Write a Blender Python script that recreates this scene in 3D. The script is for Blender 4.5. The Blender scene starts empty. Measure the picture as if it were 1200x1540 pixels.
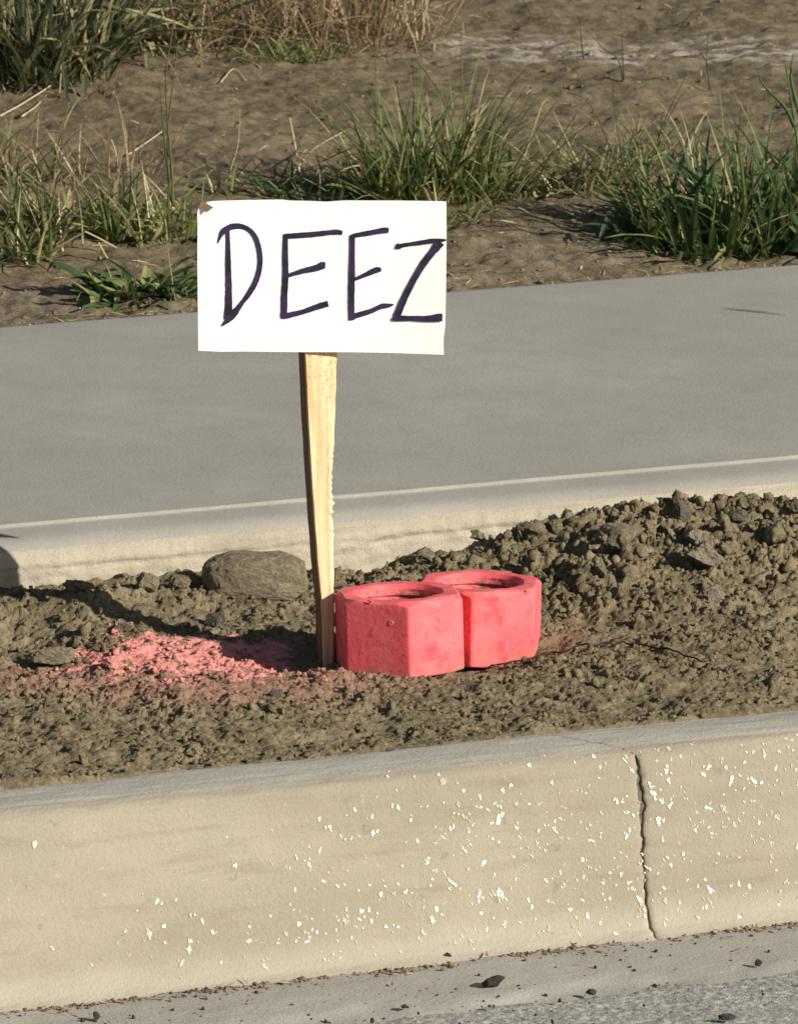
import bpy, bmesh, math, random
import numpy as np
from mathutils import Vector, Matrix, noise as mnoise

scene = bpy.context.scene
col = scene.collection
R_ = math.radians

# ------------------------------------------------------------------ camera
# kerb runs along X, street on -Y, soil verge on +Y, origin = base of the front nut
PITCH = R_(13.0)
FPX = 2620 / math.tan(PITCH)                 # focal length in pixels of a 1200 px wide frame
YAW = math.atan(.089 / math.sin(PITCH))
FWD2 = Vector((math.sin(YAW), math.cos(YAW), 0))
RGT = Vector((math.cos(YAW), -math.sin(YAW), 0))
FWD = FWD2 * math.cos(PITCH) + Vector((0, 0, -math.sin(PITCH)))
UPV = FWD2 * math.sin(PITCH) + Vector((0, 0, math.cos(PITCH)))
def ray(x, y): return FWD + RGT * ((x - 600) / FPX) - UPV * ((y - 770) / FPX)
CAM = -(FPX / 1560) * ray(602, 992)
cd = bpy.data.cameras.new('camera'); cam = bpy.data.objects.new('camera', cd); col.objects.link(cam)
cd.sensor_fit = 'HORIZONTAL'; cd.sensor_width = 36; cd.lens = FPX / 1200 * 36
cd.clip_start = .1; cd.clip_end = 2000
cam.location = CAM
cam.rotation_euler = Matrix((RGT, UPV, -FWD)).transposed().to_euler()
cd.dof.use_dof = True; cd.dof.focus_distance = 7.25; cd.dof.aperture_fstop = 60   # verge a touch soft
scene.camera = cam
scene.cycles.diffuse_bounces = 2

# ------------------------------------------------------------------ light
SUN_S, SUN_E = R_(31), R_(26)
TOSUN = (RGT * math.cos(SUN_S) - FWD2 * math.sin(SUN_S)) * math.cos(SUN_E) + Vector((0, 0, math.sin(SUN_E)))
w = bpy.data.worlds.new('World'); scene.world = w; w.use_nodes = True
nt = w.node_tree; bg = nt.nodes['Background']
sky = nt.nodes.new('ShaderNodeTexSky'); sky.sky_type = 'NISHITA'; sky.sun_disc = False
sky.sun_elevation = SUN_E; sky.sun_rotation = math.atan2(TOSUN.x, TOSUN.y)
nt.links.new(sky.outputs[0], bg.inputs[0]); bg.inputs[1].default_value = .05
sl = bpy.data.lights.new('sun', 'SUN'); sl.energy = 5; sl.angle = R_(.53); sl.color = (1, .945, .845)
sun = bpy.data.objects.new('sun', sl); col.objects.link(sun)
sun.rotation_euler = TOSUN.to_track_quat('Z', 'Y').to_euler(); sun.location = TOSUN * 30
vs = scene.view_settings
vs.view_transform = 'Standard'; vs.look = 'None'; vs.exposure = .35; vs.gamma = 1; vs.use_curve_mapping = False

# ------------------------------------------------------------------ helpers
def at(x, y, z=0.):
    r = ray(x, y); return CAM + r * ((z - CAM.z) / r.z)
def at_y(x, y, Y):
    r = ray(x, y); return CAM + r * ((Y - CAM.y) / r.y)
def at_plane(x, y, p0, n):
    r = ray(x, y); return CAM + r * ((p0 - CAM).dot(n) / r.dot(n))

def link(name, me, mat, parent=None):
    o = bpy.data.objects.new(name, me); col.objects.link(o)
    if mat is not None:
        if not me.materials: me.materials.append(mat)
    if parent is not None: o.parent = parent
    return o
def mesh(name, v, f, mat, parent=None, smooth=False):
    me = bpy.data.meshes.new(name)
    v = np.asarray(v, dtype=np.float32)
    if isinstance(f, np.ndarray):
        n, k = f.shape
        me.vertices.add(len(v)); me.vertices.foreach_set('co', v.ravel())
        me.loops.add(n * k); me.loops.foreach_set('vertex_index', f.ravel().astype(np.int32))
        me.polygons.add(n); me.polygons.foreach_set('loop_start', np.arange(0, n * k, k, dtype=np.int32))
        me.update(calc_edges=True)
    else:
        me.from_pydata(v.tolist(), [], f); me.update()
    if smooth: me.polygons.foreach_set('use_smooth', [True] * len(me.polygons))
    return link(name, me, mat, parent)
def empty(name, loc=(0, 0, 0), rz=0):
    o = bpy.data.objects.new(name, None); col.objects.link(o); o.location = loc; o.rotation_euler.z = rz
    o.empty_display_size = .05
    return o
def tag(o, label=None, cat=None, group=None, kind=None):
    for k, v in (('label', label), ('category', cat), ('group', group), ('kind', kind)):
        if v: o[k] = v
    return o
def grid_faces(nu, nv):
    i = np.arange(nu * nv).reshape(nu, nv)
    return np.stack([i[:-1, :-1], i[1:, :-1], i[1:, 1:], i[:-1, 1:]], -1).reshape(-1, 4)

def _h(ix, iy, s):
    n = (ix.astype(np.int64) * 374761393 + iy.astype(np.int64) * 668265263 + s * 1274126177) & 0xffffffff
    n = ((n ^ (n >> 13)) * 1274126177) & 0xffffffff
    n = ((n ^ (n >> 16)) * 2246822519) & 0xffffffff
    return ((n ^ (n >> 15)) & 0xffffff) / float(0x1000000)
def perlin(x, y, s=0):
    x = np.asarray(x, float); y = np.asarray(y, float)
    ix = np.floor(x); iy = np.floor(y); fx = x - ix; fy = y - iy
    ux = fx * fx * fx * (fx * (fx * 6 - 15) + 10); uy = fy * fy * fy * (fy * (fy * 6 - 15) + 10)
    def g(dx, dy):
        a = _h(ix + dx, iy + dy, s) * 6.28318
        return np.cos(a) * (fx - dx) + np.sin(a) * (fy - dy)
    return ((g(0, 0) * (1 - ux) + g(1, 0) * ux) * (1 - uy) + (g(0, 1) * (1 - ux) + g(1, 1) * ux) * uy) * 1.4
def fbm(x, y, s=0, o=4):
    r = 0; a = 1.
    for k in range(o):
        r = r + a * perlin(x * 2 ** k, y * 2 ** k, s + k * 17); a *= .5
    return r
def worley(x, y, s=0):
    ix = np.floor(x); iy = np.floor(y)
    best = np.full(x.shape, 9.); rid = np.zeros(x.shape)
    for dx in (-1, 0, 1):
        for dy in (-1, 0, 1):
            cx = ix + dx; cy = iy + dy
            px = cx + _h(cx, cy, s); py = cy + _h(cx, cy, s + 5)
            d = np.hypot(x - px, y - py); m = d < best
            best = np.where(m, d, best); rid = np.where(m, _h(cx, cy, s + 9), rid)
    return best, rid
def bumps(x, y, cell, s, keep=.75):
    """little rounded crumbs of uneven height, cell metres apart"""
    wx = x / cell + .55 * perlin(x / cell * 1.7, y / cell * 1.7, s + 30)
    wy = y / cell + .55 * perlin(x / cell * 1.7, y / cell * 1.7, s + 31)
    d, r = worley(wx, wy, s)
    return np.sqrt(np.clip(1 - (d / .62) ** 2, 0, 1)) * np.where(r < keep, .35 + r, 0)
def shards(x, y, cell, s):
    """broken angular pieces: each cell a tilted flat facet at its own height"""
    X_ = x / cell + .22 * perlin(x / cell * 2.3, y / cell * 2.3, s + 30); Y_ = y / cell + .22 * perlin(x / cell * 2.3, y / cell * 2.3, s + 31)
    ix = np.floor(X_); iy = np.floor(Y_); best = np.full(X_.shape, 9.); h = np.zeros(X_.shape)
    for dx in (-1, 0, 1):
        for dy in (-1, 0, 1):
            cx = ix + dx; cy = iy + dy; ex = X_ - cx - _h(cx, cy, s); ey = Y_ - cy - _h(cx, cy, s + 5)
            d = np.hypot(ex, ey); m = d < best; best = np.where(m, d, best)
            h = np.where(m, _h(cx, cy, s + 9) + 1.3 * ex * (_h(cx, cy, s + 11) - .5) + 1.3 * ey * (_h(cx, cy, s + 13) - .5) - .25 * d, h)
    return h
def smooth(a, b, t):
    t = np.clip((t - a) / (b - a), 0, 1); return t * t * (3 - 2 * t)
def axis(lo, hi, step, far_lo, far_hi, grow=1.25):
    a = list(np.arange(lo, hi + step * .5, step))
    s = step; v = a[-1]
    while v < far_hi: s *= grow; v += s; a.append(min(v, far_hi))
    s = step; v = a[0]; b = []
    while v > far_lo: s *= grow; v -= s; b.append(max(v, far_lo))
    return np.array(b[::-1] + a)

# ------------------------------------------------------------------ materials
class NT:
    def __init__(self, name):
        self.m = bpy.data.materials.new(name); self.m.use_nodes = True
        self.t = self.m.node_tree; self.b = self.t.nodes['Principled BSDF']
        self.out = self.t.nodes['Material Output']
        self.b.inputs['Specular IOR Level'].default_value = .25
        self.pos = self.n('ShaderNodeNewGeometry').outputs['Position']
    def n(self, k, **kw):
        x = self.t.nodes.new(k)
        for a, v in kw.items(): setattr(x, a, v)
        return x
    def put(self, sock, v):
        if isinstance(v, bpy.types.NodeSocket): self.t.links.new(v, sock)
        else: sock.default_value = v
    def noise(self, scale, detail=4, rough=.55, vec=None, stretch=None, dist=0):
        x = self.n('ShaderNodeTexNoise'); x.inputs['Scale'].default_value = scale
        x.inputs['Detail'].default_value = detail; x.inputs['Roughness'].default_value = rough
        x.inputs['Distortion'].default_value = dist
        v = vec or self.pos
        if stretch:
            mp = self.n('ShaderNodeMapping'); mp.inputs['Scale'].default_value = stretch
            self.put(mp.inputs['Vector'], v); v = mp.outputs[0]
        self.put(x.inputs['Vector'], v)
        return x.outputs['Fac']
    def voro(self, scale, vec=None, feature='F1'):
        x = self.n('ShaderNodeTexVoronoi', feature=feature); x.inputs['Scale'].default_value = scale
        self.put(x.inputs['Vector'], vec or self.pos); return x
    def ramp(self, fac, a, b, lo=0., hi=1.):
        x = self.n('ShaderNodeMapRange', interpolation_type='SMOOTHSTEP')
        self.put(x.inputs['Value'], fac)
        for k, v in zip(('From Min', 'From Max', 'To Min', 'To Max'), (a, b, lo, hi)): x.inputs[k].default_value = v
        return x.outputs[0]
    def math(self, op, a, b=0.):
        x = self.n('ShaderNodeMath', operation=op); self.put(x.inputs[0], a); self.put(x.inputs[1], b); return x.outputs[0]
    def mix(self, fac, a, b, blend='MIX'):
        x = self.n('ShaderNodeMix', data_type='RGBA', blend_type=blend)
        self.put(x.inputs[0], fac)
        for s, v in ((x.inputs[6], a), (x.inputs[7], b)):
            self.put(s, v if isinstance(v, bpy.types.NodeSocket) else (*v, 1))
        return x.outputs[2]
    def bump(self, h, strength=.5, dist=.002, nrm=None):
        x = self.n('ShaderNodeBump'); x.inputs['Strength'].default_value = strength; x.inputs['Distance'].default_value = dist
        self.put(x.inputs['Height'], h)
        if nrm: self.put(x.inputs['Normal'], nrm)
        return x.outputs[0]
    def done(self, color, rough=.9, normal=None):
        self.put(self.b.inputs['Base Color'], color if isinstance(color, bpy.types.NodeSocket) else (*color, 1))
        self.put(self.b.inputs['Roughness'], rough)
        if normal: self.put(self.b.inputs['Normal'], normal)
        return self.m

def sep(n, v):
    x = n.n('ShaderNodeSeparateXYZ'); n.put(x.inputs[0], v); return x.outputs

def soil_mat(name, dark, light, paint=False, pale=None):
    n = NT(name)
    c = n.mix(n.ramp(n.noise(28, 5, .6), .35, .68), dark, light)
    c = n.mix(n.ramp(n.noise(7, 4, .6), .42, .68, 0, .6), c, [x * 1.28 for x in light])
    c = n.mix(n.ramp(n.noise(5.5, 4, .6, stretch=(1.2, .8, 1)), .5, .72, 0, .5), c, [x * .8 for x in dark])
    c = n.mix(n.ramp(n.noise(170, 4, .65), .42, .7, 0, .55), c, [x * 1.45 for x in light])
    c = n.mix(n.ramp(n.noise(95, 4, .65), .5, .72, 0, .6), c, [x * .55 for x in dark])
    sp = n.voro(260)
    c = n.mix(n.ramp(sp.outputs['Distance'], .0, .22, .55, 0), c, (.30, .27, .21))
    if pale:
        xyz = sep(n, n.pos)
        y = n.math('ADD', xyz[1], n.math('MULTIPLY', n.math('SUBTRACT', n.noise(5, 4, .6), .5), .5))
        # strip of chalky dried silt
        t = n.math('ABSOLUTE', n.math('SUBTRACT', y, n.math('ADD', pale, n.math('MULTIPLY', xyz[0], -.40))))
        k = n.math('MULTIPLY', n.ramp(t, .0, .16, 1, 0), n.ramp(n.noise(22, 5, .7, stretch=(.5, 1.5, 1)), .44, .6))
        c = n.mix(n.math('MULTIPLY', k, n.ramp(xyz[0], 1.0, 1.35, .1, 1.)), c, (.56, .50, .41))
        k2 = n.math('MULTIPLY', n.ramp(n.math('ABSOLUTE', n.math('SUBTRACT', y, 1.50)), .02, .16, 1, 0), n.ramp(n.noise(30, 5, .7), .45, .62, 0, .7))
        c = n.mix(k2, c, (.33, .27, .20))
    if paint:
        p0 = at(288, 988)
        def ell(p0, rx, ry):
            mp = n.n('ShaderNodeMapping', vector_type='TEXTURE')
            mp.inputs['Location'].default_value = p0; mp.inputs['Rotation'].default_value = (0, 0, -YAW)
            mp.inputs['Scale'].default_value = (rx, ry, 10)
            n.put(mp.inputs['Vector'], n.pos)
            l = n.n('ShaderNodeVectorMath', operation='LENGTH'); n.put(l.inputs[0], mp.outputs[0]); return l.outputs['Value']
        up = n.ramp(sep(n, n.n('ShaderNodeNewGeometry').outputs['Normal'])[2], -.1, .45)
        # overspray dusting
        q = n.math('ADD', ell(at(310, 1016), .27, .16), n.math('MULTIPLY', n.math('SUBTRACT', n.noise(26, 4, .65), .5), .8))
        c = n.mix(n.math('MULTIPLY', n.math('MULTIPLY', n.ramp(q, .35, 1.05, 1, 0), up), n.ramp(n.noise(210, 4, .7), .42, .58, .15, .85)), c, (.52, .25, .19))
        # main sprayed patch
        q = n.math('ADD', ell(p0, .135, .112), n.math('MULTIPLY', n.math('SUBTRACT', n.noise(34, 5, .65), .5), 3.6))
        q2 = n.math('ADD', ell(at(400, 1020), .15, .045), n.math('MULTIPLY', n.math('SUBTRACT', n.noise(33, 5, .65), .5), 2.2))
        k = n.math('MAXIMUM', n.ramp(q, .25, 1.15, 1, 0), n.ramp(q2, .0, .7, .55, 0))
        k = n.math('MULTIPLY', n.ramp(n.math('ADD', k, n.math('MULTIPLY', n.math('SUBTRACT', n.noise(260, 3, .7), .5), 1.3)), .38, .62), up)
        pk = n.mix(n.noise(120, 3), (.92, .29, .25), (.95, .43, .37))
        c = n.mix(k, c, pk)
    bm = n.bump(n.noise(110, 4, .65), .55, .006)
    bm = n.bump(n.noise(330, 5, .7), .9, .004, bm)
    bm = n.bump(n.noise(800, 3, .65), .8, .0018, bm)
    n.b.inputs['Specular IOR Level'].default_value = .12
    return n.done(c, .95, bm)

def concrete_mat(name, a, b, grain=.5, streak=None, sx=.12, speck=.35, dust=None, face=None, iso=False):
    n = NT(name)
    c = n.mix(n.ramp(n.noise(3.2, 5, .6, stretch=(1, 1, 1) if iso else (.5, 1.6, 1.6)), .35, .68), a, b)
    c = n.mix(n.ramp(n.noise(14, 5, .65, stretch=(1, .8, 1) if iso else (.6, 1.2, 1.2)), .38, .75, 0, .45), c, [x * .86 for x in a])
    c = n.mix(n.ramp(n.noise(520, 2, .6), .35, .75, 0, speck), c, [min(x * 1.22, .8) for x in b])
    c = n.mix(n.ramp(n.noise(390, 2, .6), .58, .75, 0, speck), c, [x * .62 for x in a])
    if streak:
        c = n.mix(n.ramp(n.noise(60 if sx < .3 else 16, 5, .7, stretch=(sx, 1, 1)), .45, .75, 0, .5), c, streak)
    if face:   # the street side is coated with road dust
        y = n.math('ADD', sep(n, n.pos)[1], n.math('MULTIPLY', n.math('SUBTRACT', n.noise(18, 5, .65, stretch=(.4, 1, 1)), .5), .016))
        d_ = n.mix(n.ramp(n.noise(7, 5, .6, stretch=(.4, 1, 1.3)), .35, .68), face[0], face[1])
        d_ = n.mix(n.ramp(n.noise(60, 5, .7, stretch=(.12, 1, 1)), .48, .75, 0, .55), d_, face[2])
        d_ = n.mix(n.ramp(n.noise(300, 3, .7), .5, .75, 0, .3), d_, face[2])
        d_ = n.mix(n.ramp(n.noise(46, 4, .55), .66, .70, 0, .55), d_, (.21, .185, .15))
        d_ = n.mix(n.ramp(n.noise(130, 4, .7), .64, .7, 0, .5), d_, (.50, .46, .37))
        c = n.mix(n.ramp(y, -.372, -.360, .93, 0), c, d_)
    if dust:
        col_, z0, z1 = dust
        z = n.math('ADD', sep(n, n.pos)[2], n.math('MULTIPLY', n.math('SUBTRACT', n.noise(22, 4, .6), .5), .018))
        c = n.mix(n.ramp(z, z0, z1, .8, 0), c, col_)
    c = n.mix(n.ramp(n.noise(620, 2, .5), .66, .74, 0, .55), c, [x * .45 for x in a])
    bm = n.bump(n.noise(260, 5, .6), grain, .0012)
    bm = n.bump(n.noise(900, 2, .6), grain, .0006, bm)
    return n.done(c, n.ramp(n.noise(40, 3), .3, .7, .78, .95), bm)

M = {}
M['strip'] = soil_mat('strip_soil', (.165, .130, .074), (.285, .230, .138), paint=True)
M['verge'] = soil_mat('verge_soil', (.148, .115, .069), (.235, .186, .115), pale=3.28)
M['clod'] = soil_mat('clod_soil', (.150, .125, .082), (.255, .212, .140))
M['stone'] = soil_mat('dusty_stone', (.215, .180, .118), (.285, .24, .160))
M['palestone'] = soil_mat('pale_clod', (.20, .165, .115), (.30, .25, .18))
M['darkstone'] = soil_mat('dark_stone', (.085, .074, .054), (.150, .130, .094))
M['kerb'] = concrete_mat('kerb_concrete', (.35, .328, .275), (.41, .385, .32), .8, speck=.5, face=((.282, .247, .178), (.338, .300, .222), (.220, .182, .125)), dust=((.40, .362, .28), -.160, -.13))
M['walk'] = concrete_mat('sidewalk_concrete', (.305, .283, .243), (.358, .334, .288), .55, streak=(.280, .259, .222), sx=1., iso=True, speck=.2)
M['wall'] = concrete_mat('slab_edge_concrete', (.36, .315, .235), (.46, .415, .32), .9, streak=(.25, .205, .14))
M['gutter'] = concrete_mat('gutter_concrete', (.30, .28, .24), (.38, .355, .305), .8)

n = NT('asphalt'); v = n.voro(210)
c = n.mix(n.ramp(n.noise(190, 3), .4, .7), (.25, .236, .21), (.38, .36, .315))
c = n.mix(n.ramp(n.noise(330, 3), .58, .70, 0, .8), c, (.11, .104, .095))
c = n.mix(n.ramp(v.outputs['Color'], .55, .8, 0, .8), c, (.46, .43, .38))
M['asphalt'] = n.done(c, .9, n.bump(n.noise(500, 3), .7, .002))

n = NT('white_fleck'); M['fleck'] = n.done(n.mix(n.ramp(n.noise(75, 3, .6), .36, .58), (.42, .375, .28), (.74, .71, .60)), .7)
n = NT('black_grit'); M['grit'] = n.done(n.mix(n.noise(300, 3), (.02, .02, .02), (.06, .055, .05)), .8, n.bump(n.noise(800, 3), .6, .002))
n = NT('joint_dirt'); M['joint'] = n.done(n.mix(n.noise(200, 3), (.09, .078, .06), (.19, .165, .125)), .95, n.bump(n.noise(500, 3), .8, .003))

# spray paint on the nuts
n = NT('pink_paint'); oc = n.n('ShaderNodeTexCoord').outputs['Object']
info = n.n('ShaderNodeObjectInfo'); va = n.n('ShaderNodeVectorMath', operation='ADD')
n.put(va.inputs[0], oc); n.put(va.inputs[1], info.outputs['Location']); oc = va.outputs[0]
c = n.mix(n.ramp(n.noise(18, 4, .6, oc), .3, .7), (.80, .100, .120), (.88, .160, .165))
c = n.mix(n.ramp(n.noise(48, 5, .7, oc), .48, .70, 0, .8), c, (.56, .045, .07))
c = n.mix(n.ramp(n.noise(90, 5, .7, oc), .56, .72, 0, .5), c, (.95, .27, .25))
nz = sep(n, n.n('ShaderNodeNewGeometry').outputs['Normal'])[2]
c = n.mix(n.math('MULTIPLY', n.ramp(nz, .5, .9), n.ramp(n.noise(45, 5, .7, oc), .48, .62, 0, .75)), c, (.50, .20, .155))
c = n.mix(n.ramp(n.noise(110, 4, .7, oc), .655, .70, 0, .85), c, (.20, .06, .055))
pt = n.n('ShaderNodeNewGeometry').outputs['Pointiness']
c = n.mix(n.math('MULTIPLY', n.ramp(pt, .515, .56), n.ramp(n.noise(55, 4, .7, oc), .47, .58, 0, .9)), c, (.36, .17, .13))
zl_ = sep(n, n.n('ShaderNodeTexCoord').outputs['Object'])[2]
c = n.mix(n.math('MULTIPLY', n.ramp(zl_, .004, .022, 1, 0), n.ramp(n.noise(60, 5, .7, oc), .42, .6, 0, .7)), c, (.34, .17, .11))
bm = n.bump(n.noise(160, 5, .65, oc), .35, .002)
n.b.inputs['Specular IOR Level'].default_value = .3
M['paint'] = n.done(c, .62, bm)
n = NT('bare_thread'); oc = n.n('ShaderNodeTexCoord').outputs['Object']
c = n.mix(n.ramp(n.noise(50, 4, .7, oc), .36, .52), (.22, .09, .075), (.72, .15, .15))
M['thread'] = n.done(c, .6, n.bump(n.noise(300, 4), .4, .001))

n = NT('stake_wood'); oc = n.n('ShaderNodeTexCoord').outputs['Object']
g = n.noise(110, 5, .65, oc, stretch=(1, 1, .06), dist=.4)
c = n.mix(n.ramp(g, .35, .7), (.66, .48, .26), (.86, .69, .42))
c = n.mix(n.ramp(n.noise(260, 4, .7, oc, stretch=(1, 1, .22)), .58, .72, 0, .6), c, (.42, .24, .10))
hz = sep(n, oc)[2]
c = n.mix(n.math('MULTIPLY', n.ramp(hz, .22, .28), n.ramp(n.noise(330, 3, .7, oc), .52, .62, 0, .7)), c, (.50, .26, .11))
M['wood'] = n.done(c, .8, n.bump(n.noise(150, 5, .7, oc, stretch=(1, 1, .15)), .5, .002))

n = NT('shaded_wood'); oc = n.n('ShaderNodeTexCoord').outputs['Object']  # darker copy of the stake wood, shade painted into its colour
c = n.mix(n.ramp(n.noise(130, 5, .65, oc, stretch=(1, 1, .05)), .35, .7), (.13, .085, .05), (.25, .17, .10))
M['shadewood'] = n.done(c, .85, n.bump(n.noise(150, 5, .7, oc, stretch=(1, 1, .1)), .6, .003))

n = NT('white_card'); oc = n.n('ShaderNodeTexCoord').outputs['Object']
c = n.mix(n.ramp(n.noise(25, 4, .6, oc), .45, .75, 0, .6), (.91, .905, .87), (.84, .83, .78))
M['card'] = n.done(c, .7, n.bump(n.noise(60, 4, .6, oc), .12, .002))
n = NT('marker_ink'); oc = n.n('ShaderNodeTexCoord').outputs['Object']
c = n.mix(n.ramp(n.noise(70, 4, .7, oc), .4, .62), (.018, .015, .024), (.040, .024, .075))
M['ink'] = n.done(c, .55)
n = NT('brown_scrap'); M['scrap'] = n.done(n.mix(n.noise(200, 4), (.22, .12, .06), (.42, .27, .16)), .8)
n = NT('dark_twig'); M['twig'] = n.done((.035, .026, .02), .8)

def leaf_mat(name, a, b, dry, trans=.3):
    n = NT(name)
    at_ = n.n('ShaderNodeAttribute', attribute_name='blade'); s = n.n('ShaderNodeSeparateColor'); n.put(s.inputs[0], at_.outputs['Color'])
    c = n.mix(s.outputs[0], a, b)
    c = n.mix(n.ramp(s.outputs[1], .62, .95), c, dry)
    c = n.mix(n.ramp(n.noise(70, 3), .45, .75, 0, .4), c, [x * .6 for x in a])
    n.done(c, .55)
    tr = n.n('ShaderNodeBsdfTranslucent'); n.put(tr.inputs[0], c)
    mx = n.n('ShaderNodeMixShader'); mx.inputs[0].default_value = trans
    n.t.links.new(n.b.outputs[0], mx.inputs[1]); n.t.links.new(tr.outputs[0], mx.inputs[2])
    n.t.links.new(mx.outputs[0], n.out.inputs[0])
    return n.m
M['grass'] = leaf_mat('grass_leaf', (.075, .115, .034), (.24, .28, .085), (.46, .40, .19))
M['weed'] = leaf_mat('weed_leaf', (.040, .080, .030), (.125, .19, .060), (.28, .29, .10))
M['greyweed'] = leaf_mat('grey_weed_leaf', (.060, .082, .042), (.15, .165, .078), (.38, .32, .17))
M['olive'] = leaf_mat('olive_grass_leaf', (.11, .12, .045), (.22, .21, .085), (.40, .33, .17))
M['straw'] = leaf_mat('straw', (.42, .33, .19), (.60, .50, .31), (.66, .57, .38), .15)
M['brownstraw'] = leaf_mat('brown_straw', (.20, .14, .075), (.36, .26, .14), (.50, .39, .23), .15)
M['stem'] = leaf_mat('dark_stem', (.05, .05, .03), (.09, .085, .045), (.20, .17, .08), .1)

# ------------------------------------------------------------------ road, gutter, kerb
KERB_BACK, GUT_Y, ROAD_Y, WALL_Y, WALK_BACK = -.295, -.452, -.565, .36, 1.378

def sheet(name, xs, ys, zf, mat, smooth_=True, parent=None):
    X, Y = np.meshgrid(xs, ys, indexing='ij'); Z = zf(X, Y)
    return mesh(name, np.stack([X, Y, Z], -1).reshape(-1, 3), grid_faces(len(xs), len(ys)), mat, parent, smooth_)

def road_z(X, Y):
    near = smooth(1.6, .9, np.abs(X)) * smooth(-1.3, -.85, Y)
    b = bumps(X, Y, .012, 3, .4) * .0010 + bumps(X, Y, .0055, 4, .7) * .0011
    return -.1670 + near * (b - .0022) + np.where(Y > -.60, -.006 * smooth(-.60, -.553, Y + .02 * perlin(X * 20, Y * 20, 7)), 0) + fbm(X * 9, Y * 9, 2, 2) * .0015 * near
ys = axis(-.83, -.55, .0022, -160, -.55)
tag(sheet('road', axis(-.95, .75, .0024, -200, 200), ys, road_z, M['asphalt']), kind='structure')

def gutter_z(X, Y):
    return -.1655 + .012 * (Y + .52) * .5 + fbm(X * 14, Y * 14, 8, 3) * .0011 + perlin(X * 90, Y * 90, 5) * .0004 - .005 * smooth(-.545, -.600, Y + perlin(X * 22, Y * 22, 6) * .02)
tag(sheet('gutter', axis(-.9, .7, .006, -60, 60), np.arange(-.606, -.43, .004), gutter_z, M['gutter']), kind='structure')

# kerb: profile swept along X, broken at a jagged joint
def spline(pts, nper=8):
    P = [Vector(p) for p in pts]; P = [P[0] * 2 - P[1]] + P + [P[-1] * 2 - P[-2]]; out = []
    for i in range(1, len(P) - 2):
        for k in range(nper):
            t = k / nper
            out.append(.5 * ((2 * P[i]) + (P[i + 1] - P[i - 1]) * t + (2 * P[i - 1] - 5 * P[i] + 4 * P[i + 1] - P[i + 2]) * t * t + (3 * P[i] - P[i - 1] - 3 * P[i + 1] + P[i + 2]) * t ** 3))
    out.append(P[-2]); return out
kp = spline([(-.293, -.16), (-.294, -.06), (-.2955, -.012), (-.301, -.0055), (-.325, -.004), (-.350, -.0042), (-.366, -.0058), (-.375, -.0095), (-.3805, -.017), (-.386, -.032), (-.394, -.052),
             (-.405, -.080), (-.415, -.105), (-.425, -.130), (-.434, -.148), (-.446, -.160), (-.462, -.1675), (-.475, -.175)], 9)
kp = np.array([tuple(p) for p in kp])
ktan = np.gradient(kp, axis=0); ktan /= np.linalg.norm(ktan, axis=1)[:, None]
knor = np.stack([ktan[:, 1], -ktan[:, 0]], -1)
if knor[len(kp) // 2, 0] > 0: knor = -knor
karc = np.concatenate([[0], np.cumsum(np.linalg.norm(np.diff(kp, axis=0), axis=1))])
# where the joint runs: X as a function of profile Y
j = [(KERB_BACK, at(818, 1106, -.004).x), (-.350, at(925, 1132, -.005).x), (-.376, at_y(958, 1150, -.376).x), (-.395, at_y(965, 1190, -.392).x), (-.412, at_y(967, 1280, -.412).x), (-.436, at_y(976, 1375, -.436).x), (-.48, at_y(984, 1400, -.452).x)]
jY = np.array([a for a, b in j])[::-1]; jX = np.array([b for a, b in j])[::-1]
joint_x = np.interp(kp[:, 0], jY, jX) + perlin(karc * 90, karc * 0, 41) * .0022 + perlin(karc * 260, karc * 0, 42) * .001
face = smooth(-.36, -.385, kp[:, 0])
joint_w = (.0020 + face * (-.0003 + .0016 * np.clip(perlin(karc * 45, karc * 0 + 3, 43), -.6, 1)) + face * .0040 * np.exp(-((kp[:, 0] + .392) / .010) ** 2))
def kerb_surface(X, k):
    """X (n,m), k index of profile (m) -> displaced points"""
    a = karc[k][None, :] + 0 * X
    d = fbm(X * 6, a * 9, 11, 3) * .0016 + fbm(X * 30, a * 70, 12, 3) * .0005 + perlin(X * 7, a * 160, 13) * .0004
    return np.stack([X, kp[k, 0][None, :] + knor[k, 0][None, :] * d, kp[k, 1][None, :] + knor[k, 1][None, :] * d], -1)
kerb = tag(empty('kerb', (0, -.37, -.17)), kind='structure')
K = np.arange(len(kp))
for side in (-1, 1):
    u = np.concatenate([[0, .0012, .003, .0055, .009, .013, .018], axis(.024, .95, .006, .024, 60)])
    off = joint_x[None, :] * np.exp(-u / .25)[:, None] + (1 - np.exp(-u / .25))[:, None] * jX[2]
    X = off + side * (u[:, None] + joint_w[None, :] * .5 * np.exp(-u / .02)[:, None])
    V = kerb_surface(X, K)
    # rounded, chipped arris next to the joint
    dep = .0016 * np.exp(-u / .0022)[:, None] * (1 + .8 * perlin(karc * 120, karc * 0 + side, 44))[None, :] * (.35 + face)[None, :]
    V[..., 1] -= knor[None, :, 0] * dep; V[..., 2] -= knor[None, :, 1] * dep
    # turn the end into the joint
    e = V[:1].copy(); e[..., 1] -= knor[None, :, 0] * .03; e[..., 2] -= knor[None, :, 1] * .03; e[..., 0] += side * .002
    V = np.concatenate([e, V], 0)
    V -= np.array(kerb.location)
    F = grid_faces(len(u) + 1, len(kp))
    if side > 0: F = F[:, ::-1]
    mesh('kerb_segment', V.reshape(-1, 3), F, M['kerb'], kerb, True)
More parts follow.
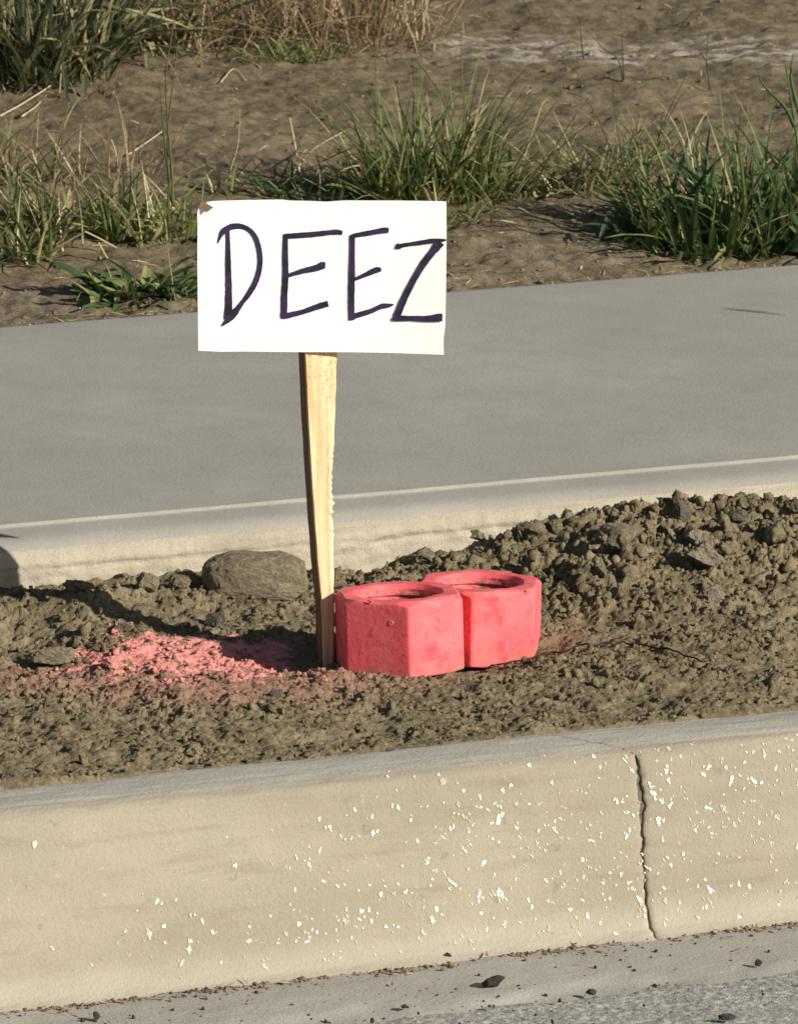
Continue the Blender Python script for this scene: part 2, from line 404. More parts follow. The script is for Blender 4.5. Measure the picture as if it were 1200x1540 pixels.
# dirt packed in the joint
k_ = K[4:]
X = joint_x[k_][None, :] + np.linspace(-.012, .012, 5)[:, None]
V = kerb_surface(X, k_); dd = .0042 + .0018 * perlin(X * 200, karc[k_][None, :] * 200, 45)
V[..., 1] -= knor[None, k_, 0] * dd; V[..., 2] -= knor[None, k_, 1] * dd; V -= np.array(kerb.location)
mesh('joint_filler', V.reshape(-1, 3), grid_faces(5, len(k_)), M['joint'], kerb, True)
# white paint flecks spattered on the face
rng = np.random.default_rng(5)
fv, ff, fq = [], [], []
cl = [(rng.uniform(-.28, .55), rng.uniform(.0, 1)) for _ in range(46)]
i0 = np.searchsorted(-kp[:, 0], .365); i1 = np.searchsorted(-kp[:, 0], .446); a0, a1 = karc[i0], karc[i1]
cnt = 0
while cnt < 1150:
    if rng.random() < .12:
        cx, ca = cl[rng.integers(len(cl))]; x = cx + rng.normal(0, .014); aa = ca + rng.normal(0, .07)
    else: x = rng.uniform(-.52, .75); aa = rng.uniform(.0, 1.)
    if not 0 <= aa <= 1: continue
    pr = float(np.interp(x, [-.55, -.40, -.25, -.1, .8], [.05, .22, .65, 1, 1])) * float(np.interp(aa, [0, .12, .3, .9, 1], [.3, .8, 1, 1, .4]))
    if aa < .5: pr *= float(np.interp(x, [-.34, -.12], [.2, 1]))
    if rng.random() > pr: continue
    cnt += 1
    s = min(.0027, .00105 * math.exp(rng.normal(0, .42))); st = rng.uniform(.8, 2.1)
    arc0 = a0 + aa * (a1 - a0); lean = rng.normal(0, .3)
    for blob in range(rng.choice([1, 1, 2, 3])):
        arc = arc0 + (rng.normal(0, 1.6) * s if blob else 0); xb = x + (rng.normal(0, 1.5) * s if blob else 0); sb = s * (1 if not blob else rng.uniform(.35, .8)); nn = 11; base = len(fv)
        for q in range(nn):
            th = q / nn * 6.2832; r = sb * rng.uniform(.45, 1.3)
            dx = math.cos(th) * r; da = math.sin(th) * r * st
            ar = arc + da; y = np.interp(ar, karc, kp[:, 0]); z = np.interp(ar, karc, kp[:, 1])
            ny = np.interp(ar, karc, knor[:, 0]); nz_ = np.interp(ar, karc, knor[:, 1]); X1 = xb + dx + lean * da
            fq.append((X1, ar, .00055 + .00008 * blob)); fv.append((y, z, ny, nz_))
        ff.append(list(range(base, base + nn)))
fq = np.array(fq); fv = np.array(fv)
d = fbm(fq[:, 0] * 6, fq[:, 1] * 9, 11, 3) * .0016 + fbm(fq[:, 0] * 30, fq[:, 1] * 70, 12, 3) * .0005 + perlin(fq[:, 0] * 7, fq[:, 1] * 160, 13) * .0004 + fq[:, 2]
fv = np.stack([fq[:, 0], fv[:, 0] + fv[:, 2] * d + .37, fv[:, 1] + fv[:, 3] * d + .17], -1)
tag(mesh('paint_fleck_scatter', fv, ff, M['fleck'], kerb), kind='stuff')

# ------------------------------------------------------------------ sidewalk slab
ZS = .0624
wp = [(WALK_BACK + .004, ZS - .06), (WALK_BACK + .003, ZS - .006), (WALK_BACK - .002, ZS - .002), (WALK_BACK - .01, ZS - .0015), (1.30, ZS - .0012), (1.2, ZS - .001), (1.0, ZS - .0008), (.8, ZS - .0005), (.6, ZS), (.5, ZS), (.4750, ZS), (.4450, ZS), (.4340, ZS), (.4320, ZS), (.4312, ZS - .0004), (.4298, ZS - .0026), (.4285, ZS - .0032), (.4230, ZS - .0035), (.4100, ZS - .0042), (.3970, ZS - .005), (.3880, ZS - .006), (.3790, ZS - .0085), (.3700, ZS - .0135), (.3640, ZS - .019), (.3605, ZS - .025)]
NTOP = len(wp) - 3
z = ZS - .0275
while z > -.075: wp.append((.3603 - (ZS - .025 - z) * .03, z)); z -= .0026
wp = np.array(wp)
xs = axis(-.6, 1.1, .0035, -60, 60)
X = np.repeat(xs[:, None], len(wp), 1); Yb = np.repeat(wp[None, :, 0], len(xs), 0); Zb = np.repeat(wp[None, :, 1], len(xs), 0)
onwall = smooth(ZS - .010, ZS - .022, Zb) * (Yb < .3850); near = smooth(3., 1.5, np.abs(X))
d = (fbm(X * 13, Zb * 26, 21, 4) * .0030 + fbm(X * 60, Zb * 80, 22, 3) * .0012) * onwall * near
crack = np.exp(-((Zb - .030 - .004 * perlin(X * 5, X * 0, 23) - .002 * perlin(X * 40, X * 0, 24)) / .0018) ** 2) * smooth(-.25, .25, perlin(X * 3.2 + 4, X * 0, 25) + .15)
d -= crack * .0035 * onwall * near
pits = np.clip(perlin(X * 70, Zb * 90, 26) - .4750, 0, 1) * .008 * onwall * near
# tooled ridge line fades in and out
fade = smooth(-.5, .0, perlin(X * 2.3 + 1.7, X * 0, 27) + .2)
Zb = np.where((Yb < .4315) & (Yb > .3850), Zb + .0022 * (1 - fade) * smooth(.3850, .4150, Yb), Zb)
Yb = Yb - d + pits + np.where((Yb < .4750) & (Yb > .3850), fbm(X * 4, X * 0, 28, 3) * .0022, 0) + np.where(Yb < .3950, fbm(X * 7, X * 0, 29, 2) * .0012, 0)
Zb = Zb + np.where(Zb > .044, fbm(X * 1.5, Yb * 2, 31, 2) * .0010, 0)
walk = tag(mesh('sidewalk', np.stack([X, Yb, Zb], -1).reshape(-1, 3), grid_faces(len(xs), len(wp))[:, ::-1], M['walk'], None, True), kind='structure')
walk.data.materials.append(M['wall'])
mi = np.zeros((len(xs) - 1, len(wp) - 1), np.int32); mi[:, NTOP:] = 1
walk.data.polygons.foreach_set('material_index', mi.ravel())

# ------------------------------------------------------------------ planting strip soil
P_NUT1 = Vector((0, 0, -.008)); P_NUT2 = RGT * .0765 + FWD2 * .104; P_NUT2.z = -.022
P_STAKE = at(493, 989, -.006)
def soil_macro(X, Y):
    z = -.004 + .006 * smooth(-.28, -.12, Y)
    # heap against the slab on the right
    hx = smooth(.02, .36, X - .25 * (Y - .15) + .05 * perlin(X * 6, Y * 6, 51)); hy = smooth(-.02, .24, Y)
    z = z + (.034 - .012 * smooth(.42, .70, X)) * hx * hy
    z = z + .012 * smooth(.22, .31, Y) * smooth(.1, -.1, X)
    # soil pushed up at the front of the first nut, hollow round the second and round the stake
    def g(px, r): return np.exp(-((X - px[0]) ** 2 + (Y - px[1]) ** 2) / r ** 2)
    a = at(545, 1012); z = z + .004 * g(a, .04) - .011 * g(P_NUT1, .10)
    z = z - .023 * g(P_NUT2, .10) - .008 * g(P_STAKE - RGT * .06, .07) + .004 * g(at(640, 1032), .05)
    b = at(130, 930); z = z + .014 * g(b, .06); b = at(30, 950); z = z - .012 * g(b, .05)
    return z + fbm(X * 7, Y * 7, 52, 3) * .005 - .006 * smooth(-.285, -.297, Y)
def soil_tex(X, Y):
    """0 = trodden and fine, 1 = loose and lumpy"""
    t = smooth(-.35, .45, fbm(X * 9, Y * 12, 58, 2) + .1)
    return np.clip(.28 + .72 * t + .5 * smooth(.0, .2, Y) * smooth(-.05, .25, X) - .25 * smooth(-.05, -.2, Y), .25, 1.2)
def soil_z(X, Y):
    near = smooth(2.2, 1.2, np.abs(X))
    rough = .65 + .9 * smooth(.0, .2, Y) * smooth(-.05, .25, X)
    q = .5 * perlin(X * 30, Y * 30, 66)
    tex = soil_tex(X, Y)
    bil = np.abs(perlin(X * 46 + q, Y * 46, 67)) * .0030 * rough + shards(X, Y, .021, 67) * .0042 * rough + shards(X, Y, .0105, 68) * .0036 * (.5 + .5 * rough) + shards(X, Y, .0058, 71) * .0021 + np.abs(perlin(X * 230, Y * 230, 69)) * .0012 + perlin(X * 410, Y * 410, 70) * .0013
    bil = bil * (.35 + .65 * tex)
    b = bumps(X, Y, .036, 61, .32) * .0090 * rough + bumps(X, Y, .017, 62, .35) * .0055 * rough + bumps(X, Y, .0075, 63, .45) * .0026 * tex + bil
    edge = smooth(-.297, -.26, Y)
    fl = 1 - .6 * np.exp(-((X - P_NUT2.x) ** 2 + (Y - P_NUT2.y) ** 2) / .09 ** 2)
    return soil_macro(X, Y) + near * (b - .0060) * (.3 + .7 * edge) * fl + fbm(X * 45, Y * 45, 64, 3) * .0022 * near
xs = axis(-.74, .88, .0019, -60, 60, 1.10); ys = np.arange(-.302, .3640, .0019)
tag(sheet('planting_strip_soil', xs, ys, soil_z, M['strip'], False), kind='structure')
def sz(x, y): return float(soil_z(np.array([x]), np.array([y]))[0])

# ------------------------------------------------------------------ crumbs and clods
def rock_mesh(name, seed, sub=2, flat=(1, 1, .75), cuts=7, rough=.16, box=1.):
    r = random.Random(seed); bm = bmesh.new(); bmesh.ops.create_icosphere(bm, subdivisions=sub, radius=1)
    pl = []
    for _ in range(cuts):
        d = Vector((r.gauss(0, 1), r.gauss(0, 1), r.gauss(0, 1))).normalized(); pl.append((d, r.uniform(.42, .80)))
    o = Vector((r.uniform(0, 90), r.uniform(0, 90), r.uniform(0, 90)))
    for v in bm.verts:
        p = v.co.copy()
        if box != 1: p = Vector([math.copysign(abs(t) ** box, t) for t in p]) * .86
        for d, k in pl:
            e = p.dot(d) - k
            if e > 0: p -= d * e * .92
        p *= 1 + rough * mnoise.noise(p * 1.6 + o) + rough * .7 * mnoise.noise(p * 4.1 + o) + (rough * .55 * mnoise.noise(p * 9 + o) + rough * .3 * mnoise.noise(p * 19 + o) if sub > 2 else 0)
        v.co = Vector((p.x * flat[0], p.y * flat[1], p.z * flat[2]))
    me = bpy.data.meshes.new(name); bm.to_mesh(me); bm.free(); return me
def scatter(name, items, mats, protos, parent=None):
    """items: (x,y,z,size,rot) -> one mesh"""
    P = []
    for me in protos:
        v = np.empty(len(me.vertices) * 3, np.float32); me.vertices.foreach_get('co', v)
        f = np.empty(len(me.polygons) * 3, np.int32); me.polygons.foreach_get('vertices', f)
        P.append((v.reshape(-1, 3), f.reshape(-1, 3)))
    r = np.random.default_rng(9); VV, FF, n0 = [], [], 0
    for (x, y, z, s) in items:
        v, f = P[r.integers(len(P))]; q = r.normal(size=4); q /= np.linalg.norm(q); a, b, c_, d_ = q
        m = np.array([[1 - 2 * (c_ * c_ + d_ * d_), 2 * (b * c_ - d_ * a), 2 * (b * d_ + c_ * a)], [2 * (b * c_ + d_ * a), 1 - 2 * (b * b + d_ * d_), 2 * (c_ * d_ - b * a)], [2 * (b * d_ - c_ * a), 2 * (c_ * d_ + b * a), 1 - 2 * (b * b + c_ * c_)]])
        VV.append(v @ m.T * s * r.uniform(.8, 1.2, 3) + np.array([x, y, z])); FF.append(f + n0); n0 += len(v)
    return mesh(name, np.concatenate(VV), np.concatenate(FF), mats, parent)
protos = [rock_mesh('crumb', 100 + i, 2, (1, 1, .8), 9, .38) for i in range(10)]
protos_l = [rock_mesh('crumb_large', 300 + i, 3, (1, 1, .8), 9, .30) for i in range(8)]
protos_s = [rock_mesh('crumb_small', 200 + i, 1, (1, 1, .8), 5, .3) for i in range(8)]
rng = np.random.default_rng(21)
def clear(x, y, r):
    for c0, rr in ((P_NUT1, .071), (P_NUT2, .071), (P_STAKE, .02)):
        if math.hypot(x - c0.x, y - c0.y) < rr + r: return False
    return True
large, big, small = [], [], []
N = 9500
xs_ = rng.uniform(-.74, .90, N); ys_ = rng.uniform(-.288, .350, N); zs_ = soil_z(xs_, ys_); ts_ = soil_tex(xs_, ys_)
for x, y, z, tt in zip(xs_, ys_, zs_, ts_):
    if rng.random() > .25 + .85 * tt: continue
    heap = float(smooth(-.02, .2, y) * smooth(-.05, .3, x)); s = .0011 + .0030 * rng.random() ** 2.6 + .0095 * heap * rng.random() ** 6.5 + (.005 * rng.random() if rng.random() < .06 else 0)
    if y < -.25: s = min(s, .004)
    if y > .33: s = min(s, .010)
    if not clear(x, y, s * .9): continue
    (large if s > .0085 else big if s > .0045 else small).append((x, y, z + s * .25, s))
tag(scatter('soil_crumbs', big, M['strip'], protos), 'loose brown soil crumbs strewn over the planting strip', 'soil crumbs', kind='stuff')
tag(scatter('heap_clods', large, M['strip'], protos_l), 'angular brown lumps piled in the heap at the right', 'soil lumps', kind='stuff')
tag(scatter('fine_soil_crumbs', small, M['strip'], protos_s), 'fine brown soil grains strewn over the planting strip', 'soil grains', kind='stuff')

def clod(px, py, size, flat, seed, mat, label, name='dirt_clod', zoff=None, rz=0., cuts=8, sink=.35, sub=4, cat='clod', rough=.2, box=1., tilt=(0, 0)):
    p = at(px, py, 0)
    for _ in range(6): p = at(px, py, sz(p.x, p.y))
    me = rock_mesh(name, seed, sub, flat, cuts, rough, box)
    o = link(name, me, mat); o.scale = (size,) * 3
    o.location = (p.x, p.y, sz(p.x, p.y) + size * flat[2] * (1 - 2 * sink)); o.rotation_euler = (tilt[0], tilt[1], rz - YAW)
    tag(o, label, cat); return o
clod(383, 893, .056, (1.06, .55, .50), 7, M['stone'], 'large rounded dusty boulder against the slab edge, left of the stake', 'boulder', sink=.32, cuts=1, rough=.06, cat='stone', sub=5, box=.62)
clod(928, 878, .017, (1.0, .8, .95), 12, M['darkstone'], 'dark grey upright clod in the soil right of the rear nut', sink=.25)
clod(1060, 872, .021, (1.25, .7, .62), 13, M['palestone'], 'pale slanting clod in the middle of the right-hand heap', tilt=(.2, .5), sink=.1)
clod(1046, 842, .013, (1., .8, .8), 14, M['palestone'], 'small pale lump touching the top of the pale slanting clod', sink=.1)
clod(1022, 786, .014, (1.05, .8, 1.0), 15, M['darkstone'], 'dark pointed stone topping the heap before the slab edge', sink=.1)
clod(932, 792, .019, (1.3, .8, .7), 16, M['clod'], 'broad brown clod at the left crest of the heap', sink=.15)
clod(1108, 788, .012, (1.1, .8, .8), 17, M['darkstone'], 'dark grey-brown clod on the heap crest near the right border', sink=.15)
clod(1196, 782, .012, (1.1, .8, .8), 18, M['darkstone'], 'dark clod at the heap crest cut by the right picture edge', sink=.2)
clod(800, 806, .014, (1.2, .8, .8), 19, M['clod'], 'brown clod on the slope behind the rear nut', sink=.15)
clod(722, 822, .013, (1.1, .8, .9), 20, M['clod'], 'lumpy brown clod behind the gap between the two nuts', sink=.2)
clod(632, 848, .014, (.95, .8, .85), 21, M['clod'], 'dark crumbling clod right behind the front nut', sink=.15)
clod(672, 826, .013, (1, .8, .95), 22, M['clod'], 'tall crumbly clod rising behind the front nut rim', sink=.15)
clod(905, 945, .008, (1.2, .9, .7), 23, M['clod'], 'small brown clod right of the rear nut at mid height')
clod(1074, 908, .010, (1.2, .9, .8), 24, M['palestone'], 'small pale pebble below the pale slanting clod')
clod(72, 1000, .021, (1.25, .9, .60), 25, M['stone'], 'flat tan clod at the left end of the pink patch', sink=.2)
clod(180, 1004, .016, (1.0, .9, .72), 26, M['strip'], 'clod with a bright pink top on the left of the painted patch', sink=.15)
clod(325, 944, .010, (1.1, .9, .85), 27, M['darkstone'], 'small dark stone at the far rim of the painted patch', sink=.15)
clod(186, 948, .010, (1.2, .9, .6), 28, M['palestone'], 'pale grey pebble above the left of the painted patch', sink=.2)
clod(222, 886, .014, (1.0, .8, .85), 29, M['clod'], 'brown clod at the slab foot left of the boulder', sink=.2)
clod(262, 884, .015, (1.1, .8, .75), 30, M['clod'], 'brown clod touching the left end of the boulder', sink=.2)
clod(120, 892, .012, (1.3, .8, .7), 31, M['clod'], 'low clod at the slab foot far left', sink=.2)
clod(415, 1042, .010, (1.2, .9, .55), 32, M['darkstone'], 'dark flat stone in front of the painted patch', sink=.3)

def tube(name, pts, rad, mat, seg=7, parent=None):
    P = [Vector(p) for p in pts]; v, f = [], []
    for i, p in enumerate(P):
        t = (P[min(i + 1, len(P) - 1)] - P[max(i - 1, 0)]).normalized(); a = t.cross(Vector((0, 0, 1)))
        a = a.normalized() if a.length > 1e-4 else Vector((1, 0, 0)); b = t.cross(a); r = rad[i] if hasattr(rad, '__len__') else rad
        for k in range(seg):
            th = 6.2832 * k / seg; v.append(p + a * math.cos(th) * r + b * math.sin(th) * r)
    for i in range(len(P) - 1):
        for k in range(seg): f.append((i * seg + k, i * seg + (k + 1) % seg, (i + 1) * seg + (k + 1) % seg, (i + 1) * seg + k))
    f.append(list(range(seg))[::-1]); f.append([(len(P) - 1) * seg + k for k in range(seg)])
    return mesh(name, [tuple(q) for q in v], f, mat, parent, True)
def ground_line(pxs, rad, name, mat, label, cat, lift=.002, arch=0.):
    pts = []; P = spline([(a, b) for a, b in pxs], 7)
    for i, q in enumerate(P):
        p = at(q[0], q[1], 0)
        for _ in range(4): p = at(q[0], q[1], sz(p.x, p.y))
        t = i / (len(P) - 1); pts.append((p.x, p.y, sz(p.x, p.y) + lift + arch * math.sin(t * 3.14)))
    z = [p[2] for p in pts]
    for _ in range(3): z = [max(z[i], (z[max(i - 1, 0)] + z[min(i + 1, len(z) - 1)]) / 2) for i in range(len(z))]
    return tag(tube(name, [(p[0], p[1], zz) for p, zz in zip(pts, z)], rad, mat), label, cat)
ground_line([(705, 1006), (770, 1000), (840, 985), (915, 974), (985, 976), (1045, 996), (1095, 1016)], .0009, 'wire', M['twig'], 'thin dark wire arching over the soil right of the rear nut', 'wire')

# ------------------------------------------------------------------ hex nuts
AF, HN = .115, .0745
def make_nut(name, loc, delta, tilt, label, seed, drips=()):
    root = empty(name, loc); root.rotation_euler = (0, 0, 0)
    r_ap = AF / 2; r_ch = r_ap * 1.055; r_hole = .0392; nth = 288
    tc = math.atan2(-FWD2.y, -FWD2.x) + delta         # direction of the corner turned to the camera
    th = tc + np.linspace(0, 2 * np.pi, nth, endpoint=False)
    rel = ((th - tc + math.pi / 6) % (math.pi / 3)) - math.pi / 6   # 0 at corner
    rh = r_ap / np.cos(math.pi / 6 - np.abs(rel))
    soft = np.exp(-(rel / .012) ** 2) * .0006; rh = rh - soft
    o = seed * 3.1
    ztop = HN - .0012 - np.clip(rh - r_ch, 0, 1) * .60; zbot = np.clip(rh - r_ch, 0, 1) * .25
    rings = []
    def ring(r, z): rings.append((r + 0 * th, z + 0 * th))
    ring(r_hole, .001); ring(r_ap * .9, .0); rings.append((np.minimum(r_ch, rh - .001), .0003 + 0 * th))
    rings.append((rh - .0006, zbot + .0004)); rings.append((rh, zbot + .0016))
    for t in np.linspace(.08, .92, 13): rings.append((rh, zbot + (ztop - zbot) * t))
    rings.append((rh, ztop - .0022)); rings.append((rh - .0004, ztop - .0008)); rings.append((rh - .0016, ztop + .0002))
    for t in (.3, .65): rings.append((rh - .0016 + (np.minimum(r_ch - .002, rh - .0032) - rh + .0016) * t, ztop + (HN - ztop) * t))
    rings.append((np.minimum(r_ch - .002, rh - .0032), HN + 0 * th)); rings.append((np.minimum(r_ch - .0045, rh - .0055), HN + .0001 + 0 * th)); ring(r_ap * .86, HN); ring(r_hole + .0050, HN); ring(r_hole + .0042, HN - .0002); ring(r_hole + .003, HN - .0012); ring(r_hole + .0004, HN - .0050)
    V = []
    for r, z in rings:
        x = r * np.cos(th); y = r * np.sin(th)
        n1 = fbm(th * 9 + o, z * 60 + o, 71 + seed, 3); k = 1 + n1 * .0009
        zz = z + np.where(z > HN * .85, fbm(x * 35 + o, y * 35, 72, 3) * .0009, 0)
        V.append(np.stack([x * k, y * k, zz], -1))
    V = np.array(V); nr = len(rings)
    i = np.arange(nr * nth).reshape(nr, nth); j = np.roll(i, -1, 1)
    F = np.stack([i[:-1], j[:-1], j[1:], i[1:]], -1).reshape(-1, 4)
    body = mesh('nut_body', V.reshape(-1, 3), F, M['paint'], root, True); body.data.set_sharp_from_angle(angle=R_(22))
    # internal thread
    nz = 130; zz = np.linspace(.001, HN - .0046, nz); pitch = .0064
    ph = zz[:, None] / pitch - th[None, :] / (2 * np.pi); tri = np.abs((ph % 1) * 2 - 1)
    rr = r_hole + .0004 - .0030 * np.clip((tri - .15) / .7, 0, 1) * smooth(0, .006, HN - .0046 - zz)[:, None]
    V = np.stack([rr * np.cos(th), rr * np.sin(th), zz[:, None] + 0 * rr], -1)
    i = np.arange(nz * nth).reshape(nz, nth); j = np.roll(i, -1, 1)
    F = np.stack([i[:-1], i[1:], j[1:], j[:-1]], -1).reshape(-1, 4)
    mesh('thread', V.reshape(-1, 3), F, M['thread'], root, True)
    # raised drops of dried paint on the faces
    from mathutils import Quaternion
    q = Quaternion(RGT, -R_(tilt[0])) @ Quaternion(FWD2, R_(tilt[1])); root.rotation_euler = q.to_euler(); qi = q.inverted()
    for (dx, dy, side, rad) in drips:
        ang = tc + side * math.pi / 6; fnn = Vector((math.cos(ang), math.sin(ang), 0))
        o_ = qi @ (CAM - Vector(loc)); d_ = qi @ ray(dx, dy); t_ = (AF / 2 - o_.dot(fnn)) / d_.dot(fnn); p_ = o_ + d_ * t_
        ax = Vector((0, 0, 1)); bx = ax.cross(fnn); v, f = [], []
        prof = [(0, .0002), (.35, .0001), (.6, .0004), (.8, .00045), (1.0, -.0004)]; ns = 14
        for rr, hh in prof:
            for k in range(ns):
                th_ = 6.2832 * k / ns; w_ = rad * rr * (1 + .15 * math.sin(3 * th_ + seed)); v.append(tuple(p_ + bx * math.cos(th_) * w_ + ax * math.sin(th_) * w_ * 1.1 + fnn * (hh + .0002)))
        for i_ in range(len(prof) - 1):
            for k in range(ns): f.append((i_ * ns + k, i_ * ns + (k + 1) % ns, (i_ + 1) * ns + (k + 1) % ns, (i_ + 1) * ns + k))
        mesh('paint_blister', v, f, M['paint'], root, True)
    tag(root, label, 'hex nut', 'two painted hex nuts'); return root
make_nut('hex_nut', P_NUT1, R_(8.5), (3.5, -1.5), 'bright pink hexagonal steel nut in front, standing beside the stake', 1, [(673, 985, 1, .0032), (588, 937, -1, .0026), (682, 1000, 1, .0018), (556, 905, -1, .002)])
make_nut('hex_nut', P_NUT2, R_(-7), (2.5, .8), 'bright pink hexagonal steel nut standing behind and right of the front one', 2, [(794, 891, 1, .003), (800, 963, 1, .002), (748, 902, 1, .0016)])

# ------------------------------------------------------------------ sign on its stake
sg = empty('handmade_sign', P_STAKE)
PHI = R_(13)
fn = (RGT * math.sin(PHI) - FWD2 * math.cos(PHI)); fr = (RGT * math.cos(PHI) + FWD2 * math.sin(PHI))   # front normal, rightward
# outline of the front face from the photo, on the face's own plane
zt = .40; nzs = 150; v = []; DEP = .030
sp0 = P_STAKE + fn * .010
ptsL = [(455, 420), (458, 531), (463, 640), (469, 740), (477, 850), (483, 910), (486, 990), (489, 1030)]; ptsR = [(508, 420), (507, 531), (505, 620), (501, 700), (500, 745), (502, 800), (503, 900), (503, 990), (500, 1030)]
Lp = [at_plane(a, b, sp0, fn) for a, b in ptsL]; Rp = [at_plane(a, b, sp0, fn) for a, b in ptsR]
zl = np.array([p.z for p in Lp][::-1]); ul = np.array([(p - P_STAKE).dot(fr) for p in Lp][::-1])
zr = np.array([p.z for p in Rp][::-1]); ur = np.array([(p - P_STAKE).dot(fr) for p in Rp][::-1])
for z in np.linspace(-.03, zt, nzs):
    a = float(np.interp(z, zl, ul)); b = float(np.interp(z, zr, ur))
    jag = math.exp(-((z - .150) / .045) ** 2)
    b += .0022 * mnoise.noise((z * 70, 3, 1)) * (.35 + jag) + .0034 * jag * mnoise.noise((z * 260, 5, 1)); a += .0003 * mnoise.noise((z * 50, 8, 2))
    dp = DEP + .0008 * mnoise.noise((z * 40, 1, 7)); ring = []
    chip = .009 * jag * max(0, mnoise.noise((z * 180, 9, 4)))
    for (u, dd) in ((a + .0012, 0), (a + (b - a) * .3, -.0004 * mnoise.noise((z * 90, 2, 2))), (a + (b - a) * .7, .0005 * mnoise.noise((z * 90, 4, 2))), (b - .003 - chip, 0), (b - .0012, .0006 + chip * .8), (b, .0022 + chip), (b, dp - .001), (b - .001, dp), (a + .001, dp), (a, dp - .001), (a, .0012)):
        q = sp0 + fr * u - fn * dd; ring.append((q.x - P_STAKE.x, q.y - P_STAKE.y, z - P_STAKE.z))
    v += ring
m_ = 11; f = []
for i in range(nzs - 1):
    for k in range(m_): f.append((i * m_ + k, (i + 1) * m_ + k, (i + 1) * m_ + (k + 1) % m_, i * m_ + (k + 1) % m_))
f.append(list(range(m_))); f.append([(nzs - 1) * m_ + k for k in range(m_)][::-1])
me = mesh('stake', v, f, M['wood'], sg); me.data.materials.append(M['shadewood'])
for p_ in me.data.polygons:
    if p_.index < (nzs - 1) * m_ and p_.index % m_ in (6, 7, 8, 9): p_.material_index = 1  # left and back faces get the wood with shade in its colour
if True:
    bm = bmesh.new(); bm.from_mesh(me.data); bmesh.ops.recalc_face_normals(bm, faces=bm.faces); bm.to_mesh(me.data); bm.free()

PS = R_(3); cn = (RGT * math.sin(PS) - FWD2 * math.cos(PS)).normalized()
cp0 = sp0 + fn * .0005 + cn * .006
def zp(x, y): return (280 + x / 2.857, 280 + y / 2.857)
def on_card(x, y, lift=0.):
    p = at_plane(*zp(x, y), cp0, cn)
    ux = (x - 580) / 530; bow = .0035 * ux * ux + .0012 * math.sin(ux * 4 + y * .004)
    return p + cn * (lift + bow) - P_STAKE
outline = [(92, 62), (180, 60), (420, 58), (440, 62), (520, 63), (600, 66), (680, 60), (900, 60), (1117, 63), (1118, 200), (1116, 420), (1112, 600), (1104, 660), (1107, 720), (900, 716), (700, 713), (480, 711), (250, 708), (150, 709), (52, 704), (50, 500), (48, 300), (49, 140), (46, 120), (52, 92), (62, 70), (72, 86)]
# dense bowed sheet: grid warped onto the outline
nu, nv = 48, 30
tp = outline[0:9]; rt_ = outline[8:14]; bt = outline[13:20][::-1]; lf = outline[19:25] [::-1]
def along(pts, t):
    xs1 = [p[0] for p in pts]; d = np.concatenate([[0], np.cumsum([math.dist(pts[i], pts[i + 1]) for i in range(len(pts) - 1)])]); d /= d[-1]
    return np.array([np.interp(t, d, [p[0] for p in pts]), np.interp(t, d, [p[1] for p in pts])])
tp = [(52, 92), (62, 68), (74, 84)] + tp; lf = [(52, 92), (46, 120), (49, 140), (48, 300), (50, 500), (52, 704)]
vf, vb = [], []
for i in range(nu):
    s = i / (nu - 1)
    for k in range(nv):
        t = k / (nv - 1)
        p = (1 - t) * along(tp, s) + t * along(bt, s) + (1 - s) * along(lf, t) + s * along(rt_, t) - ((1 - s) * (1 - t) * np.array(tp[0]) + s * (1 - t) * np.array(tp[-1]) + (1 - s) * t * np.array(bt[0]) + s * t * np.array(bt[-1]))
        vf.append(on_card(p[0], p[1])); vb.append(on_card(p[0], p[1], -.0022))
nn = nu * nv; F = [tuple(q) for q in grid_faces(nu, nv).tolist()]; F2 = [tuple(x + nn for x in q[::-1]) for q in F]
ed = [i * nv for i in range(nu)] + [(nu - 1) * nv + k for k in range(1, nv)] + [i * nv + nv - 1 for i in range(nu - 2, -1, -1)] + [k for k in range(nv - 2, 0, -1)]
F3 = [(ed[i], ed[(i + 1) % len(ed)], ed[(i + 1) % len(ed)] + nn, ed[i] + nn) for i in range(len(ed))]
board = mesh('sign_board', [tuple(q) for q in vf + vb], F + F2 + F3, M['card'], sg)
bm = bmesh.new(); bm.from_mesh(board.data); bmesh.ops.recalc_face_normals(bm, faces=bm.faces); bm.to_mesh(board.data); bm.free()
